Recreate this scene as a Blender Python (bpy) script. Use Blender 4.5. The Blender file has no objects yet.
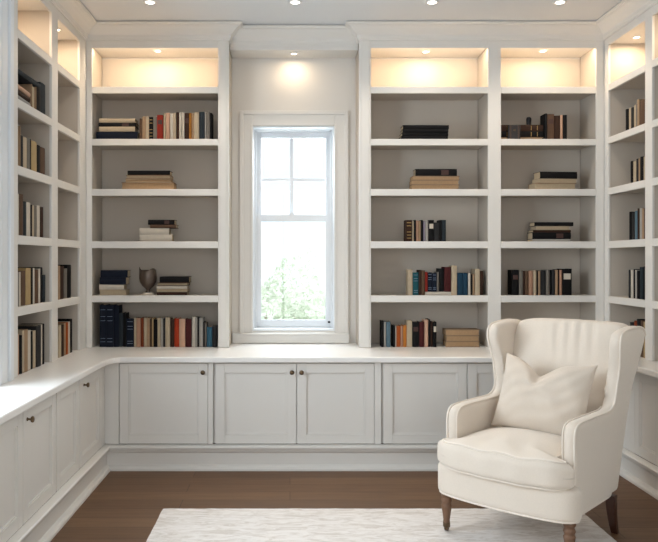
import bpy, bmesh, math, random
from mathutils import Vector, Matrix
random.seed(7)
PI = math.pi
sc = bpy.context.scene
COL = sc.collection

# ------------------------------------------------------------------ camera, world, main lights, exposure
F = 740.0; CX, CY, H = 290.0, 260.0, 1.41          # focal length in px, vanishing point, eye height
cam_d = bpy.data.cameras.new('camera'); cam = bpy.data.objects.new('camera', cam_d); COL.objects.link(cam)
cam_d.sensor_width = 36; cam_d.lens = F / 658 * 36
cam_d.shift_x = (329 - CX) / 658; cam_d.shift_y = -(271 - CY) / 658
cam_d.clip_start = 0.05
cam.location = (0, 0, H); cam.rotation_euler = (PI / 2, 0, 0)
sc.camera = cam
sc.view_settings.view_transform = 'Standard'; sc.view_settings.look = 'None'
sc.view_settings.gamma = 1; sc.view_settings.exposure = 0.0
sc.cycles.use_denoising = True
sc.cycles.max_bounces = 10; sc.cycles.diffuse_bounces = 6

w = bpy.data.worlds.new('sky'); sc.world = w; w.use_nodes = True
wb = w.node_tree.nodes['Background']
wb.inputs[0].default_value = (0.90, 0.96, 1.0, 1); wb.inputs[1].default_value = 1.25

def area(name, loc, rot, sx, sy, power, col, spread=PI):
    l = bpy.data.lights.new(name, 'AREA'); l.shape = 'RECTANGLE'; l.size = sx; l.size_y = sy
    l.energy = power; l.color = col; l.spread = spread
    o = bpy.data.objects.new(name, l); COL.objects.link(o); o.location = loc; o.rotation_euler = rot
    return o
REAR_X, REAR_Z = (-1.2, 2.0), (0.3, 2.75)
area('daylight_rear_window', ((REAR_X[0] + REAR_X[1]) / 2, -1.95, 1.55), (PI / 2, 0, 0), 3.1, 2.4, 52, (1.0, 0.975, 0.95))
area('daylight_side_window', (-2.05, 2.95, 1.85), (0, -PI / 2, 0), 1.7, 1.4, 85, (0.80, 0.91, 1.0))
area('daylight_back_window', (0.03, 6.5, 2.5), (-math.radians(62), 0, 0), 0.9, 1.2, 70, (0.86, 0.94, 1.0))
sl = bpy.data.lights.new('sun', 'SUN'); sl.energy = 2.0; sl.angle = 0.05; sun = bpy.data.objects.new('sun', sl); COL.objects.link(sun); sun.rotation_euler = (math.radians(12), math.radians(38), 0)

# ------------------------------------------------------------------ materials
def lin(h):
    h = h.lstrip('#'); r = []
    for i in (0, 2, 4):
        c = int(h[i:i + 2], 16) / 255
        r.append(c / 12.92 if c <= 0.04045 else ((c + 0.055) / 1.055) ** 2.4)
    return (*r, 1)
def mat(name, colr, rough=0.6, metal=0.0, noise=0.0, nscale=30, bump=0.0, bscale=200, sheen=0.0, coat=0.0, stretch=None):
    m = bpy.data.materials.new(name); m.use_nodes = True; nt = m.node_tree; b = nt.nodes['Principled BSDF']
    c = lin(colr) if isinstance(colr, str) else (*colr, 1)
    b.inputs['Base Color'].default_value = c
    b.inputs['Roughness'].default_value = rough; b.inputs['Metallic'].default_value = metal
    b.inputs['Sheen Weight'].default_value = sheen; b.inputs['Coat Weight'].default_value = coat
    tc = nt.nodes.new('ShaderNodeTexCoord'); vec = tc.outputs['Object']
    if stretch:
        mp = nt.nodes.new('ShaderNodeMapping'); mp.inputs['Scale'].default_value = stretch
        nt.links.new(vec, mp.inputs[0]); vec = mp.outputs[0]
    if noise:
        n = nt.nodes.new('ShaderNodeTexNoise'); n.inputs['Scale'].default_value = nscale; n.inputs['Detail'].default_value = 4
        nt.links.new(vec, n.inputs['Vector'])
        r = nt.nodes.new('ShaderNodeMapRange'); r.inputs['To Min'].default_value = 1 - noise; r.inputs['To Max'].default_value = 1 + noise
        nt.links.new(n.outputs['Fac'], r.inputs['Value'])
        mx = nt.nodes.new('ShaderNodeVectorMath'); mx.operation = 'SCALE'; mx.inputs[0].default_value = c[:3]
        nt.links.new(r.outputs[0], mx.inputs['Scale']); nt.links.new(mx.outputs[0], b.inputs['Base Color'])
    if bump:
        n2 = nt.nodes.new('ShaderNodeTexNoise'); n2.inputs['Scale'].default_value = bscale; n2.inputs['Detail'].default_value = 3
        nt.links.new(vec, n2.inputs['Vector'])
        bp = nt.nodes.new('ShaderNodeBump'); bp.inputs['Strength'].default_value = bump; bp.inputs['Distance'].default_value = 0.01
        nt.links.new(n2.outputs['Fac'], bp.inputs['Height']); nt.links.new(bp.outputs[0], b.inputs['Normal'])
    return m
def emis(name, col, s):
    m = bpy.data.materials.new(name); m.use_nodes = True; nt = m.node_tree; nt.nodes.clear()
    e = nt.nodes.new('ShaderNodeEmission'); o = nt.nodes.new('ShaderNodeOutputMaterial')
    e.inputs[0].default_value = (*col, 1); e.inputs[1].default_value = s; nt.links.new(e.outputs[0], o.inputs[0]); return m

PAINT = mat('white_joinery_paint', (0.685, 0.665, 0.63), 0.38, noise=0.012, nscale=3)
SHELF_IN = mat('shaded_interior_paint', (0.50, 0.448, 0.385), 0.6, noise=0.02, nscale=3)  # joinery colour darkened, shade inside the shelves is put into the paint
CABP = mat('pale_cabinet_paint', (0.68, 0.66, 0.625), 0.4, noise=0.012, nscale=3)
WALLM = mat('warm_wall_paint', (0.69, 0.665, 0.625), 0.7, noise=0.02, nscale=2, bump=0.02, bscale=300)
CEILM = mat('ceiling_paint', (0.68, 0.70, 0.72), 0.8, noise=0.01, nscale=2)
TOPM = mat('worktop_lacquer', (0.80, 0.785, 0.76), 0.28, noise=0.015, nscale=4)
WINM = mat('white_window_paint', (0.72, 0.745, 0.77), 0.35, noise=0.01, nscale=5)
FAB = mat('cream_linen', (0.70, 0.625, 0.54), 0.9, noise=0.05, nscale=160, bump=0.25, bscale=420, sheen=0.25)
FABP = mat('cream_linen_piping', (0.76, 0.69, 0.61), 0.85, noise=0.03, nscale=200)
PILM = mat('pale_linen_pillow', (0.64, 0.56, 0.475), 0.9, noise=0.05, nscale=180, bump=0.25, bscale=420, sheen=0.25)
LEGM = mat('weathered_oak_leg', '#6e503b', 0.5, noise=0.25, nscale=25, stretch=(4, 4, 1))
LEGD = mat('dark_walnut_leg', '#3a2015', 0.35, noise=0.25, nscale=25, stretch=(4, 4, 1))
BRASS = mat('aged_bronze', '#6b5a48', 0.3, 1.0, noise=0.1, nscale=40)
VASEM = mat('bronze_glazed_vase', '#57493f', 0.28, 0.35, noise=0.35, nscale=14, coat=0.3)
VFOOT = mat('stone_vase_foot', '#cfc4b5', 0.6, noise=0.05)
RINGM = mat('lamp_trim_paint', (0.75, 0.74, 0.72), 0.4, noise=0.01)
LENSW = emis('warm_lamp_lens', (1.0, 0.84, 0.60), 9); LENSC = emis('ceiling_lamp_lens', (1.0, 0.93, 0.82), 7)
LATCH = mat('dark_latch_metal', '#2a2a2c', 0.4, 0.8, noise=0.05)

# wood floor
FLOORM = bpy.data.materials.new('walnut_floor_boards'); FLOORM.use_nodes = True
nt = FLOORM.node_tree; b = nt.nodes['Principled BSDF']
tc = nt.nodes.new('ShaderNodeTexCoord')
br = nt.nodes.new('ShaderNodeTexBrick'); br.offset = 0.37; br.inputs['Scale'].default_value = 1
br.inputs['Brick Width'].default_value = 1.7; br.inputs['Row Height'].default_value = 0.15
br.inputs['Mortar Size'].default_value = 0.0018; br.inputs['Mortar Smooth'].default_value = 0.3
br.inputs['Color1'].default_value = (0.110, 0.058, 0.029, 1); br.inputs['Color2'].default_value = (0.160, 0.089, 0.047, 1)
br.inputs['Mortar'].default_value = (0.03, 0.016, 0.01, 1)
nt.links.new(tc.outputs['Object'], br.inputs['Vector'])
mp = nt.nodes.new('ShaderNodeMapping'); mp.inputs['Scale'].default_value = (1.2, 16, 1); nt.links.new(tc.outputs['Object'], mp.inputs[0])
n = nt.nodes.new('ShaderNodeTexNoise'); n.inputs['Scale'].default_value = 2.5; n.inputs['Detail'].default_value = 8; n.inputs['Distortion'].default_value = 0.6
nt.links.new(mp.outputs[0], n.inputs['Vector'])
r = nt.nodes.new('ShaderNodeMapRange'); r.inputs['To Min'].default_value = 0.62; r.inputs['To Max'].default_value = 1.35; nt.links.new(n.outputs['Fac'], r.inputs['Value'])
mx = nt.nodes.new('ShaderNodeVectorMath'); mx.operation = 'SCALE'; nt.links.new(br.outputs['Color'], mx.inputs[0]); nt.links.new(r.outputs[0], mx.inputs['Scale'])
nt.links.new(mx.outputs[0], b.inputs['Base Color']); b.inputs['Roughness'].default_value = 0.5; b.inputs['Specular IOR Level'].default_value = 0.3
bp = nt.nodes.new('ShaderNodeBump'); bp.inputs['Strength'].default_value = 0.08; bp.inputs['Distance'].default_value = 0.01; nt.links.new(n.outputs['Fac'], bp.inputs['Height']); nt.links.new(bp.outputs[0], b.inputs['Normal'])

# rug
RUGM = bpy.data.materials.new('faded_ivory_rug'); RUGM.use_nodes = True
nt = RUGM.node_tree; b = nt.nodes['Principled BSDF']; tc = nt.nodes.new('ShaderNodeTexCoord')
mp = nt.nodes.new('ShaderNodeMapping'); mp.inputs['Scale'].default_value = (2.4, 8, 1); nt.links.new(tc.outputs['Object'], mp.inputs[0])
n = nt.nodes.new('ShaderNodeTexNoise'); n.inputs['Scale'].default_value = 3.2; n.inputs['Detail'].default_value = 9; n.inputs['Roughness'].default_value = 0.7; n.inputs['Distortion'].default_value = 1.2
nt.links.new(mp.outputs[0], n.inputs['Vector'])
cr = nt.nodes.new('ShaderNodeValToRGB'); cr.color_ramp.elements[0].position = 0.38; cr.color_ramp.elements[1].position = 0.56
cr.color_ramp.elements[0].color = (0.56, 0.515, 0.475, 1); cr.color_ramp.elements[1].color = (0.72, 0.69, 0.665, 1)
nt.links.new(n.outputs['Fac'], cr.inputs[0]); nt.links.new(cr.outputs[0], b.inputs['Base Color']); b.inputs['Roughness'].default_value = 0.95
bp = nt.nodes.new('ShaderNodeBump'); bp.inputs['Strength'].default_value = 0.35; bp.inputs['Distance'].default_value = 0.006; nt.links.new(n.outputs['Fac'], bp.inputs['Height']); nt.links.new(bp.outputs[0], b.inputs['Normal'])

# glass pane
GLASS = bpy.data.materials.new('window_glass'); GLASS.use_nodes = True; nt = GLASS.node_tree; nt.nodes.clear()
o_ = nt.nodes.new('ShaderNodeOutputMaterial'); mxs = nt.nodes.new('ShaderNodeMixShader'); tr = nt.nodes.new('ShaderNodeBsdfTransparent'); gl = nt.nodes.new('ShaderNodeBsdfGlossy')
gl.inputs['Roughness'].default_value = 0.02; mxs.inputs[0].default_value = 0.05; tr.inputs[0].default_value = (0.97, 0.99, 1, 1)
nt.links.new(tr.outputs[0], mxs.inputs[1]); nt.links.new(gl.outputs[0], mxs.inputs[2]); nt.links.new(mxs.outputs[0], o_.inputs[0])
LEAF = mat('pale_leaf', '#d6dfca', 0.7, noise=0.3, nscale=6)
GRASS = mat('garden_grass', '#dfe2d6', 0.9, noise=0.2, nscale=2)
BARK = mat('shrub_bark', '#b5ac9c', 0.9, noise=0.2)

# ------------------------------------------------------------------ mesh helpers
def bx(bm, x0, x1, y0, y1, z0, z1, mi=0, M=None):
    vs = [bm.verts.new((x, y, z)) for z in (z0, z1) for y in (y0, y1) for x in (x0, x1)]
    if M is not None:
        for v in vs: v.co = M @ v.co
    for f in ((0, 2, 3, 1), (4, 5, 7, 6), (0, 1, 5, 4), (2, 6, 7, 3), (0, 4, 6, 2), (1, 3, 7, 5)):
        fa = bm.faces.new([vs[i] for i in f]); fa.material_index = mi
    return vs
def obj(name, bm, m, parent=None, loc=(0, 0, 0), rot=(0, 0, 0), smooth=False, bevel=0.0, seg=2, kind=None):
    bmesh.ops.recalc_face_normals(bm, faces=bm.faces)
    me = bpy.data.meshes.new(name); bm.to_mesh(me); bm.free()
    for x in (m if isinstance(m, (list, tuple)) else [m]): me.materials.append(x)
    if smooth:
        for p in me.polygons: p.use_smooth = True
    o = bpy.data.objects.new(name, me); COL.objects.link(o); o.parent = parent; o.location = loc; o.rotation_euler = rot
    if bevel:
        md = o.modifiers.new('bevel', 'BEVEL'); md.width = bevel; md.segments = seg; md.limit_method = 'ANGLE'; md.angle_limit = math.radians(35)
        if smooth is False and seg > 1:
            pass
    if kind: o['kind'] = kind
    return o
def box(name, m, x0, x1, y0, y1, z0, z1, parent=None, bevel=0.0, kind=None, **k):
    bm = bmesh.new(); bx(bm, x0, x1, y0, y1, z0, z1)
    return obj(name, bm, m, parent, bevel=bevel, kind=kind, **k)
def thing(name, label, cat, loc=(0, 0, 0), rotz=0, group=None):
    o = bpy.data.objects.new(name, None); COL.objects.link(o); o.location = loc; o.rotation_euler = (0, 0, rotz); o.empty_display_size = 0.1
    return tag(o, label, cat, group)
def tag(o, label, cat, group=None):
    o['label'] = label; o['category'] = cat
    if group: o['group'] = group
    return o
def lathe(bm, prof, n=24, c=(0, 0, 0), mi=0):
    rings = []
    for r_, z in prof:
        rings.append([bm.verts.new((c[0] + r_ * math.cos(2 * PI * i / n), c[1] + r_ * math.sin(2 * PI * i / n), c[2] + z)) for i in range(n)])
    for a, b_ in zip(rings, rings[1:]):
        for i in range(n): bm.faces.new((a[i], a[(i + 1) % n], b_[(i + 1) % n], b_[i])).material_index = mi
    for rg in (rings[0], rings[-1]):
        try: bm.faces.new(rg).material_index = mi
        except Exception: pass
    return rings
def tube(bm, pts, r, n=8, closed=False):
    pts = [Vector(p) for p in pts]; rings = []; N = len(pts); up = None
    for i, p in enumerate(pts):
        a = pts[i - 1] if (i > 0 or closed) else p; c = pts[(i + 1) % N] if (i < N - 1 or closed) else p
        t = (c - a).normalized()
        if up is None: up = Vector((0, 0, 1)) if abs(t.z) < 0.9 else Vector((1, 0, 0))
        s = t.cross(up).normalized(); up = s.cross(t).normalized()
        rings.append([bm.verts.new(p + r * (math.cos(2 * PI * k / n) * s + math.sin(2 * PI * k / n) * up)) for k in range(n)])
    for i in range(N if closed else N - 1):
        a, b_ = rings[i], rings[(i + 1) % N]
        for k in range(n): bm.faces.new((a[k], a[(k + 1) % n], b_[(k + 1) % n], b_[k]))
    if not closed: bm.faces.new(rings[0]); bm.faces.new(rings[-1])
def sweep(bm, path, prof):
    """prof = [(out, z)] closed loop swept along an XY polyline with mitred corners; 'out' lies to the right of travel."""
    P = [Vector(p) for p in path]; N = len(P); rings = []
    for i in range(N):
        ns = []
        if i > 0: d = (P[i] - P[i - 1]).normalized(); ns.append(Vector((d.y, -d.x)))
        if i < N - 1: d = (P[i + 1] - P[i]).normalized(); ns.append(Vector((d.y, -d.x)))
        if len(ns) == 2:
            s = ns[0] + ns[1]; nn = s / max(0.3, s.dot(ns[0]))
        else: nn = ns[0]
        rings.append([bm.verts.new((P[i].x + nn.x * o_, P[i].y + nn.y * o_, z)) for o_, z in prof])
    k = len(prof)
    for a, b_ in zip(rings, rings[1:]):
        for j in range(k): bm.faces.new((a[j], a[(j + 1) % k], b_[(j + 1) % k], b_[j]))
    bm.faces.new(rings[0]); bm.faces.new(rings[-1])
def puff(sx, sy, sz, n=4.0, res=18, deform=None, bm=None):
    """rounded superellipsoid block (half sizes), optional deform(Vector)->Vector"""
    bm = bm or bmesh.new()
    t = bmesh.new(); bmesh.ops.create_cube(t, size=2)
    bmesh.ops.subdivide_edges(t, edges=t.edges, cuts=res, use_grid_fill=True)
    vm = {}
    for v in t.verts:
        c = v.co
        L = (abs(c.x) ** n + abs(c.y) ** n + abs(c.z) ** n) ** (1 / n)
        q = c / L
        q = Vector((q.x * sx, q.y * sy, q.z * sz))
        if deform: q = deform(q)
        vm[v.index] = bm.verts.new(q)
    t.verts.index_update()
    for f in t.faces: bm.faces.new([vm[v.index] for v in f.verts])
    t.free(); return bm

# ------------------------------------------------------------------ room shell
XL, XR, YB, ZC = -1.83, 2.65, 5.80, 3.153
YR = -1.7
FX0, FX1, FY = -1.51, 2.326, 5.48            # bookcase face planes: left, right, back
box('floor', FLOORM, XL - 0.1, XR + 0.1, YR - 0.1, YB + 0.1, -0.08, 0, kind='structure')
box('ceiling', CEILM, XL - 0.2, XR + 0.2, YR - 0.2, YB + 0.26, ZC, ZC + 0.12, kind='structure')
def wall_holes(name, m, axis, c0, c1, u0, u1, z0, z1, hole):
    """wall slab with one rectangular hole; axis 'y' = normal along y"""
    hu0, hu1, hz0, hz1 = hole; bm = bmesh.new()
    for a, b_, c, d in ((u0, hu0, z0, z1), (hu1, u1, z0, z1), (hu0, hu1, z0, hz0), (hu0, hu1, hz1, z1)):
        if axis == 'y': bx(bm, a, b_, c0, c1, c, d)
        else: bx(bm, c0, c1, a, b_, c, d)
    return obj(name, bm, m, kind='structure')
WX0, WX1, WZ0, WZ1 = -0.298, 0.353, 0.854, 2.46
wall_holes('wall_back', WALLM, 'y', YB, YB + 0.26, XL - 0.2, XR + 0.2, 0, ZC, (WX0, WX1, WZ0, WZ1))
wall_holes('wall_left', WALLM, 'x', XL - 0.2, XL, YR, YB, 0, ZC, (2.2, 3.7, 1.0, 2.7))
box('wall_right', WALLM, XR, XR + 0.2, YR, YB, 0, ZC, kind='structure')
wall_holes('wall_rear', WALLM, 'y', YR - 0.2, YR, XL - 0.2, XR + 0.2, 0, ZC, (REAR_X[0], REAR_X[1], REAR_Z[0], REAR_Z[1]))
def plain_window(name, axis, c0, c1, u0, u1, z0, z1, nu):
    bm = bmesh.new(); t = 0.05
    def B(a, b_, c, d):
        if axis == 'y': bx(bm, a, b_, c0, c1, c, d)
        else: bx(bm, c0, c1, a, b_, c, d)
    B(u0, u1, z0, z0 + t); B(u0, u1, z1 - t, z1)
    for i in range(nu + 1):
        u = u0 + (u1 - u0 - t) * i / nu; B(u, u + t, z0 + t, z1 - t)
    obj(name, bm, WINM, kind='structure')
plain_window('window_2', 'x', XL - 0.15, XL - 0.09, 2.2, 3.7, 1.0, 2.7, 2)
plain_window('window_3', 'y', YR - 0.14, YR - 0.08, REAR_X[0], REAR_X[1], REAR_Z[0], REAR_Z[1], 3)

# main window ------------------------------------------------------
bm = bmesh.new()                                            # casing on the wall
yc = YB
bx(bm, -0.380, WX0 + 0.004, yc - 0.022, yc, 0.84, 2.562); bx(bm, WX1 - 0.004, 0.443, yc - 0.022, yc, 0.84, 2.562); bx(bm, WX0 + 0.004, WX1 - 0.004, yc - 0.022, yc, 2.46, 2.562)
bx(bm, -0.392, -0.364, yc - 0.034, yc - 0.001, 0.84, 2.574); bx(bm, 0.427, 0.455, yc - 0.034, yc - 0.001, 0.84, 2.574); bx(bm, -0.364, 0.427, yc - 0.034, yc - 0.001, 2.546, 2.574)
for x0, x1 in ((WX0 - 0.012, WX0 + 0.006), (WX1 - 0.006, WX1 + 0.012)): bx(bm, x0, x1, yc - 0.028, yc - 0.001, 0.84, 2.47)
W = obj('window_1', bm, PAINT, bevel=0.003, kind='structure')
bm = bmesh.new(); bx(bm, -0.448, 0.462, yc - 0.05, yc - 0.0005, 0.762, 0.842); bx(bm, -0.448, 0.462, yc - 0.062, yc - 0.05, 0.826, 0.842)
obj('window_sill', bm, PAINT, W, bevel=0.004)
bm = bmesh.new()                                            # jamb liner
for a in ((WX0, WX0 + 0.012, yc, yc + 0.26, WZ0, WZ1), (WX1 - 0.012, WX1, yc, yc + 0.26, WZ0, WZ1), (WX0 + 0.012, WX1 - 0.012, yc, yc + 0.26, WZ1 - 0.012, WZ1), (WX0 + 0.012, WX1 - 0.012, yc, yc + 0.27, WZ0, WZ0 + 0.014),
          (WX0 + 0.012, WX0 + 0.03, yc + 0.12, yc + 0.145, WZ0 + 0.014, WZ1 - 0.012), (WX1 - 0.03, WX1 - 0.012, yc + 0.12, yc + 0.145, WZ0 + 0.014, WZ1 - 0.012)): bx(bm, *a)
obj('window_jamb', bm, WINM, W, bevel=0.002)
def sash(name, y0, y1, x0, x1, z0, z1, st, top, bot, muntins):
    bm = bmesh.new()
    bx(bm, x0, x0 + st, y0, y1, z0, z1); bx(bm, x1 - st, x1, y0, y1, z0, z1); bx(bm, x0 + st, x1 - st, y0, y1, z1 - top, z1); bx(bm, x0 + st, x1 - st, y0, y1, z0, z0 + bot)
    if muntins:
        bx(bm, -0.001, 0.027, y0 + 0.004, y1 - 0.004, z0 + bot, z1 - top)
        bx(bm, x0 + st, -0.001, y0 + 0.004, y1 - 0.004, 2.049, 2.075); bx(bm, 0.027, x1 - st, y0 + 0.004, y1 - 0.004, 2.049, 2.075)
    s = obj(name, bm, WINM, W, bevel=0.003)
    bm = bmesh.new(); ym = (y0 + y1) / 2; bx(bm, x0 + st - 0.004, x1 - st + 0.004, ym - 0.002, ym + 0.002, z0 + bot - 0.004, z1 - top + 0.004)
    obj('glass_pane', bm, GLASS, s)
    return s
sash('upper_sash', yc + 0.19, yc + 0.225, -0.286, 0.341, 1.73, 2.446, 0.055, 0.05, 0.045, True)
ls = sash('lower_sash', yc + 0.15, yc + 0.187, -0.286, 0.341, 0.869, 1.775, 0.055, 0.055, 0.06, False)
bm = bmesh.new(); bx(bm, -0.005, 0.035, yc + 0.145, yc + 0.165, 1.775, 1.787); lathe(bm, [(0.001, 0), (0.012, 0), (0.012, 0.012), (0.001, 0.013)], 12, (0.015, yc + 0.155, 1.787)); obj('sash_lock', bm, WINM, ls)
for x in (-0.262, 0.318):
    bm = bmesh.new(); bx(bm, x - 0.014, x + 0.014, yc + 0.132, yc + 0.15, 0.905, 0.92); bx(bm, x - 0.004, x + 0.01, yc + 0.124, yc + 0.132, 0.908, 0.917); obj('sash_latch', bm, LATCH if x > 0 else WINM, ls)

# crown moulding, baseboards, alcove ---------------------------------
crown = [(-0.02, 3.035), (0.014, 3.035), (0.016, 3.046), (0.024, 3.05), (0.026, 3.058), (0.034, 3.064), (0.052, 3.074), (0.08, 3.094), (0.11, 3.110), (0.134, 3.116), (0.138, 3.122), (0.150, 3.124), (0.150, 3.131), (0.128, 3.132), (0.128, 3.1395), (-0.02, 3.1395)]
crown = [(o_ * 0.7 if o_ > 0 else o_, z + (0.013 if z > 3.05 else 0)) for o_, z in crown]
AX0, AX1, AY = -0.452, 0.511, 5.57
bm = bmesh.new()
sweep(bm, [(FX0, 2.0), (FX0, FY), (AX0 - 0.001, FY), (AX0 - 0.001, AY), (AX1 + 0.001, AY), (AX1 + 0.001, FY), (FX1, FY), (FX1, 2.0)], crown)
obj('trim_1', bm, PAINT, kind='structure', bevel=0.0015)
plinth = [(-0.02, 0.0), (0.030, 0.0), (0.030, 0.014), (0.022, 0.028), (0.006, 0.034), (0.0, 0.036), (0.0, 0.116), (0.004, 0.119), (0.012, 0.124), (0.016, 0.134), (0.016, 0.140), (0.028, 0.146), (0.030, 0.158), (0.022, 0.164), (-0.02, 0.168)]
for nm, path in (('baseboard_left', [(-1.23, 2.0), (-1.23, 4.97)]), ('baseboard_back', [(-1.23, 4.97), (2.19, 4.97)]), ('baseboard_right', [(2.19, 4.97), (2.19, 2.0)])):
    # mitre by extending the neighbouring directions
    bm = bmesh.new()
    full = {'baseboard_left': [(-1.23, 2.0), (-1.23, 4.97)], 'baseboard_back': [(-1.23, 4.97), (2.19, 4.97)], 'baseboard_right': [(2.19, 4.97), (2.19, 2.0)]}[nm]
    sweep(bm, full, plinth)
    for v in bm.verts:                                      # 45 degree mitres at the inner corners
        if nm == 'baseboard_left' and v.co.y > 4: v.co.y = 4.97 - (v.co.x + 1.23)
        if nm == 'baseboard_right' and v.co.y > 4: v.co.y = 4.97 - (2.19 - v.co.x)
        if nm == 'baseboard_back': v.co.x = (-1.23 + (4.97 - v.co.y)) if v.co.x < 0 else (2.19 - (4.97 - v.co.y))
    obj(nm, bm, CABP, kind='structure')
# alcove header and soffit above the window
bm = bmesh.new(); bx(bm, AX0, AX1, AY, AY + 0.03, 2.99, 3.152); bx(bm, AX0, AX1, AY + 0.03, YB - 0.0005, 2.99, 3.01)
bx(bm, AX0, AX1, AY - 0.008, AY, 3.02, 3.036)
obj('trim_2', bm, PAINT, kind='structure', bevel=0.002)

# ------------------------------------------------------------------ built-in bookcases
SH = [(2.694, 2.645), (2.307, 2.259), (1.936, 1.886), (1.548, 1.497), (1.147, 1.097)]   # shelf tops / bottoms
ZW = 0.76                                                # worktop top
ZT = 2.98                                                # opening top
def facing(axis):
    """maps (u along the wall, depth behind the face, z) to world boxes"""
    def B(bm, u0, u1, d0, d1, z0, z1):
        if axis == 'back': bx(bm, u0, u1, FY + d0, FY + d1, z0, z1)
        elif axis == 'left': bx(bm, FX0 - d1, FX0 - d0, u0, u1, z0, z1)
        else: bx(bm, FX1 + d0, FX1 + d1, u0, u1, z0, z1)
    return B
WARM = (1.0, 0.77, 0.53)
def bookcase(axis, label, stiles, bays, org):
    t = thing('built_in_bookcase', label, 'bookcase', org)
    B = facing(axis); D = 0.318
    def part(name, m, boxes, bev=0.003):
        bm = bmesh.new()
        for b_ in boxes: B(bm, *b_)
        for v in bm.verts: v.co -= Vector(org)
        return obj(name, bm, m, t, bevel=bev)
    for (u0, u1) in stiles:
        z1 = 3.152
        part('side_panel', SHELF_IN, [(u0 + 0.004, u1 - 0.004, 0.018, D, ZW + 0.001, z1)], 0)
        part('stile', PAINT, [(u0, u1, 0.0, 0.018, ZW + 0.001, z1)])
    for (u0, u1) in bays:
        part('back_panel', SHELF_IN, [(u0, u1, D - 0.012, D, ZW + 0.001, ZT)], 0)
        part('header', PAINT, [(u0, u1, 0.0, 0.018, ZT, 3.152), (u0, u1, 0.018, D, ZT + 0.012, ZT + 0.03)])
        for (a, b_) in SH:
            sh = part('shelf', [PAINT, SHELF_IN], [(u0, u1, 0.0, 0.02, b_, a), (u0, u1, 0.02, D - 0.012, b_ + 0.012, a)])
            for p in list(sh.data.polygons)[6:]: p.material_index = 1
        if axis != 'back': continue
        # unseen warm strip and fill light, added behind the header to brighten the niche evenly
        L = u1 - u0 - 0.04
        part('added_glow_strip', LENSW, [(u0 + 0.02, u1 - 0.02, 0.0185, 0.026, ZT + 0.007, ZT + 0.0115)], 0)
        l = bpy.data.lights.new('added_strip_fill', 'AREA'); l.shape = 'RECTANGLE'; l.size = L; l.size_y = 0.006; l.energy = 4.4 * L; l.color = WARM
        lo = bpy.data.objects.new('added_strip_fill', l); COL.objects.link(lo); um = (u0 + u1) / 2
        lo.location = (um, FY + 0.024, ZT + 0.0062); lo.rotation_euler = (math.radians(22), 0, 0)
bookcase('back', 'white built-in bookcase on the back wall, left of the window', [(FX0, -1.467), (-0.533, AX0)], [(-1.467, -0.533)], (-1.0, 5.64, ZW))
bookcase('back', 'wide two-bay white built-in bookcase on the back wall, right of the window', [(AX1, 0.60), (1.467, 1.563), (2.267, FX1)], [(0.60, 1.467), (1.563, 2.267)], (1.4, 5.64, ZW))
bookcase('left', 'white built-in bookcase along the left wall, seen at a steep angle', [(5.32, FY), (4.695, 4.816), (4.02, 4.108)], [(4.816, 5.32), (4.108, 4.695)], (-1.67, 4.7, ZW))
bookcase('right', 'white built-in bookcase along the right wall, behind the armchair', [(5.41, FY), (4.755, 4.85), (4.02, 4.10)], [(4.85, 5.41), (4.10, 4.755)], (2.49, 4.7, ZW))
# pilasters beside the window (raised beads), fluted pilaster at the left edge
bm = bmesh.new()
bx(bm, -0.520, -0.466, FY - 0.006, FY, ZW + 0.001, 3.036); bx(bm, 0.524, 0.588, FY - 0.006, FY, ZW + 0.001, 3.036)
obj('trim_3', bm, PAINT, kind='structure', bevel=0.003)
bm = bmesh.new()
bx(bm, XL, FX0 + 0.0, 3.78, 4.019, ZW + 0.001, 3.152)
for y0, y1, o_ in ((3.78, 3.82, .022), (3.85, 3.93, .012), (3.95, 4.0, .02)): bx(bm, FX0, FX0 + o_, y0, y1, ZW + 0.001, 3.036)
obj('trim_4', bm, WINM, kind='structure', bevel=0.004)

# ------------------------------------------------------------------ worktop and base cabinets
bm = bmesh.new()
pts = [(XL, 2.0), (XL, YB - 0.0005), (XR, YB - 0.0005), (XR, 2.0), (2.13, 2.0), (2.13, 4.88), (2.06, 4.95), (-1.10, 4.95), (-1.135, 4.945), (-1.165, 4.92), (-1.19, 4.85), (-1.20, 4.76), (-1.20, 2.0)]
vs = [bm.verts.new((x, y, 0.722)) for x, y in pts]; f = bm.faces.new(vs)
r_ = bmesh.ops.extrude_face_region(bm, geom=[f]); 
for v in r_['geom']:
    if isinstance(v, bmesh.types.BMVert): v.co.z = ZW
o = obj('worktop', bm, TOPM, bevel=0.008, seg=3); tag(o, 'continuous white worktop running round the room above the base cabinets', 'countertop')

def door(parent, M4, w_, h_, knob=None):
    """shaker door in the local xz plane facing -y, origin bottom left"""
    st = 0.062; bm = bmesh.new()
    bx(bm, 0, st, -0.02, 0, 0, h_); bx(bm, w_ - st, w_, -0.02, 0, 0, h_); bx(bm, st, w_ - st, -0.02, 0, h_ - st, h_); bx(bm, st, w_ - st, -0.02, 0, 0, st)
    bx(bm, st, w_ - st, -0.007, -0.001, st, h_ - st)
    for x0, x1, z0, z1 in ((st, st + .008, st, h_ - st), (w_ - st - .008, w_ - st, st, h_ - st), (st + .008, w_ - st - .008, st, st + .008), (st + .008, w_ - st - .008, h_ - st - .008, h_ - st)):
        bx(bm, x0, x1, -0.014, -0.006, z0, z1)
    d = obj('door', bm, CABP, parent, bevel=0.002)
    d.matrix_local = M4
    if knob:
        kb = bmesh.new(); lathe(kb, [(0.009, 0), (0.009, 0.003), (0.005, 0.006), (0.005, 0.016), (0.013, 0.020), (0.016, 0.026), (0.013, 0.032), (0.004, 0.034)], 16)
        k = obj('knob', kb, BRASS, d, (knob[0], -0.02, knob[1]), (PI / 2, 0, 0), smooth=True); k['label'] = 'aged bronze knob'
    return d
ZD0, ZD1 = 0.172, 0.712
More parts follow.
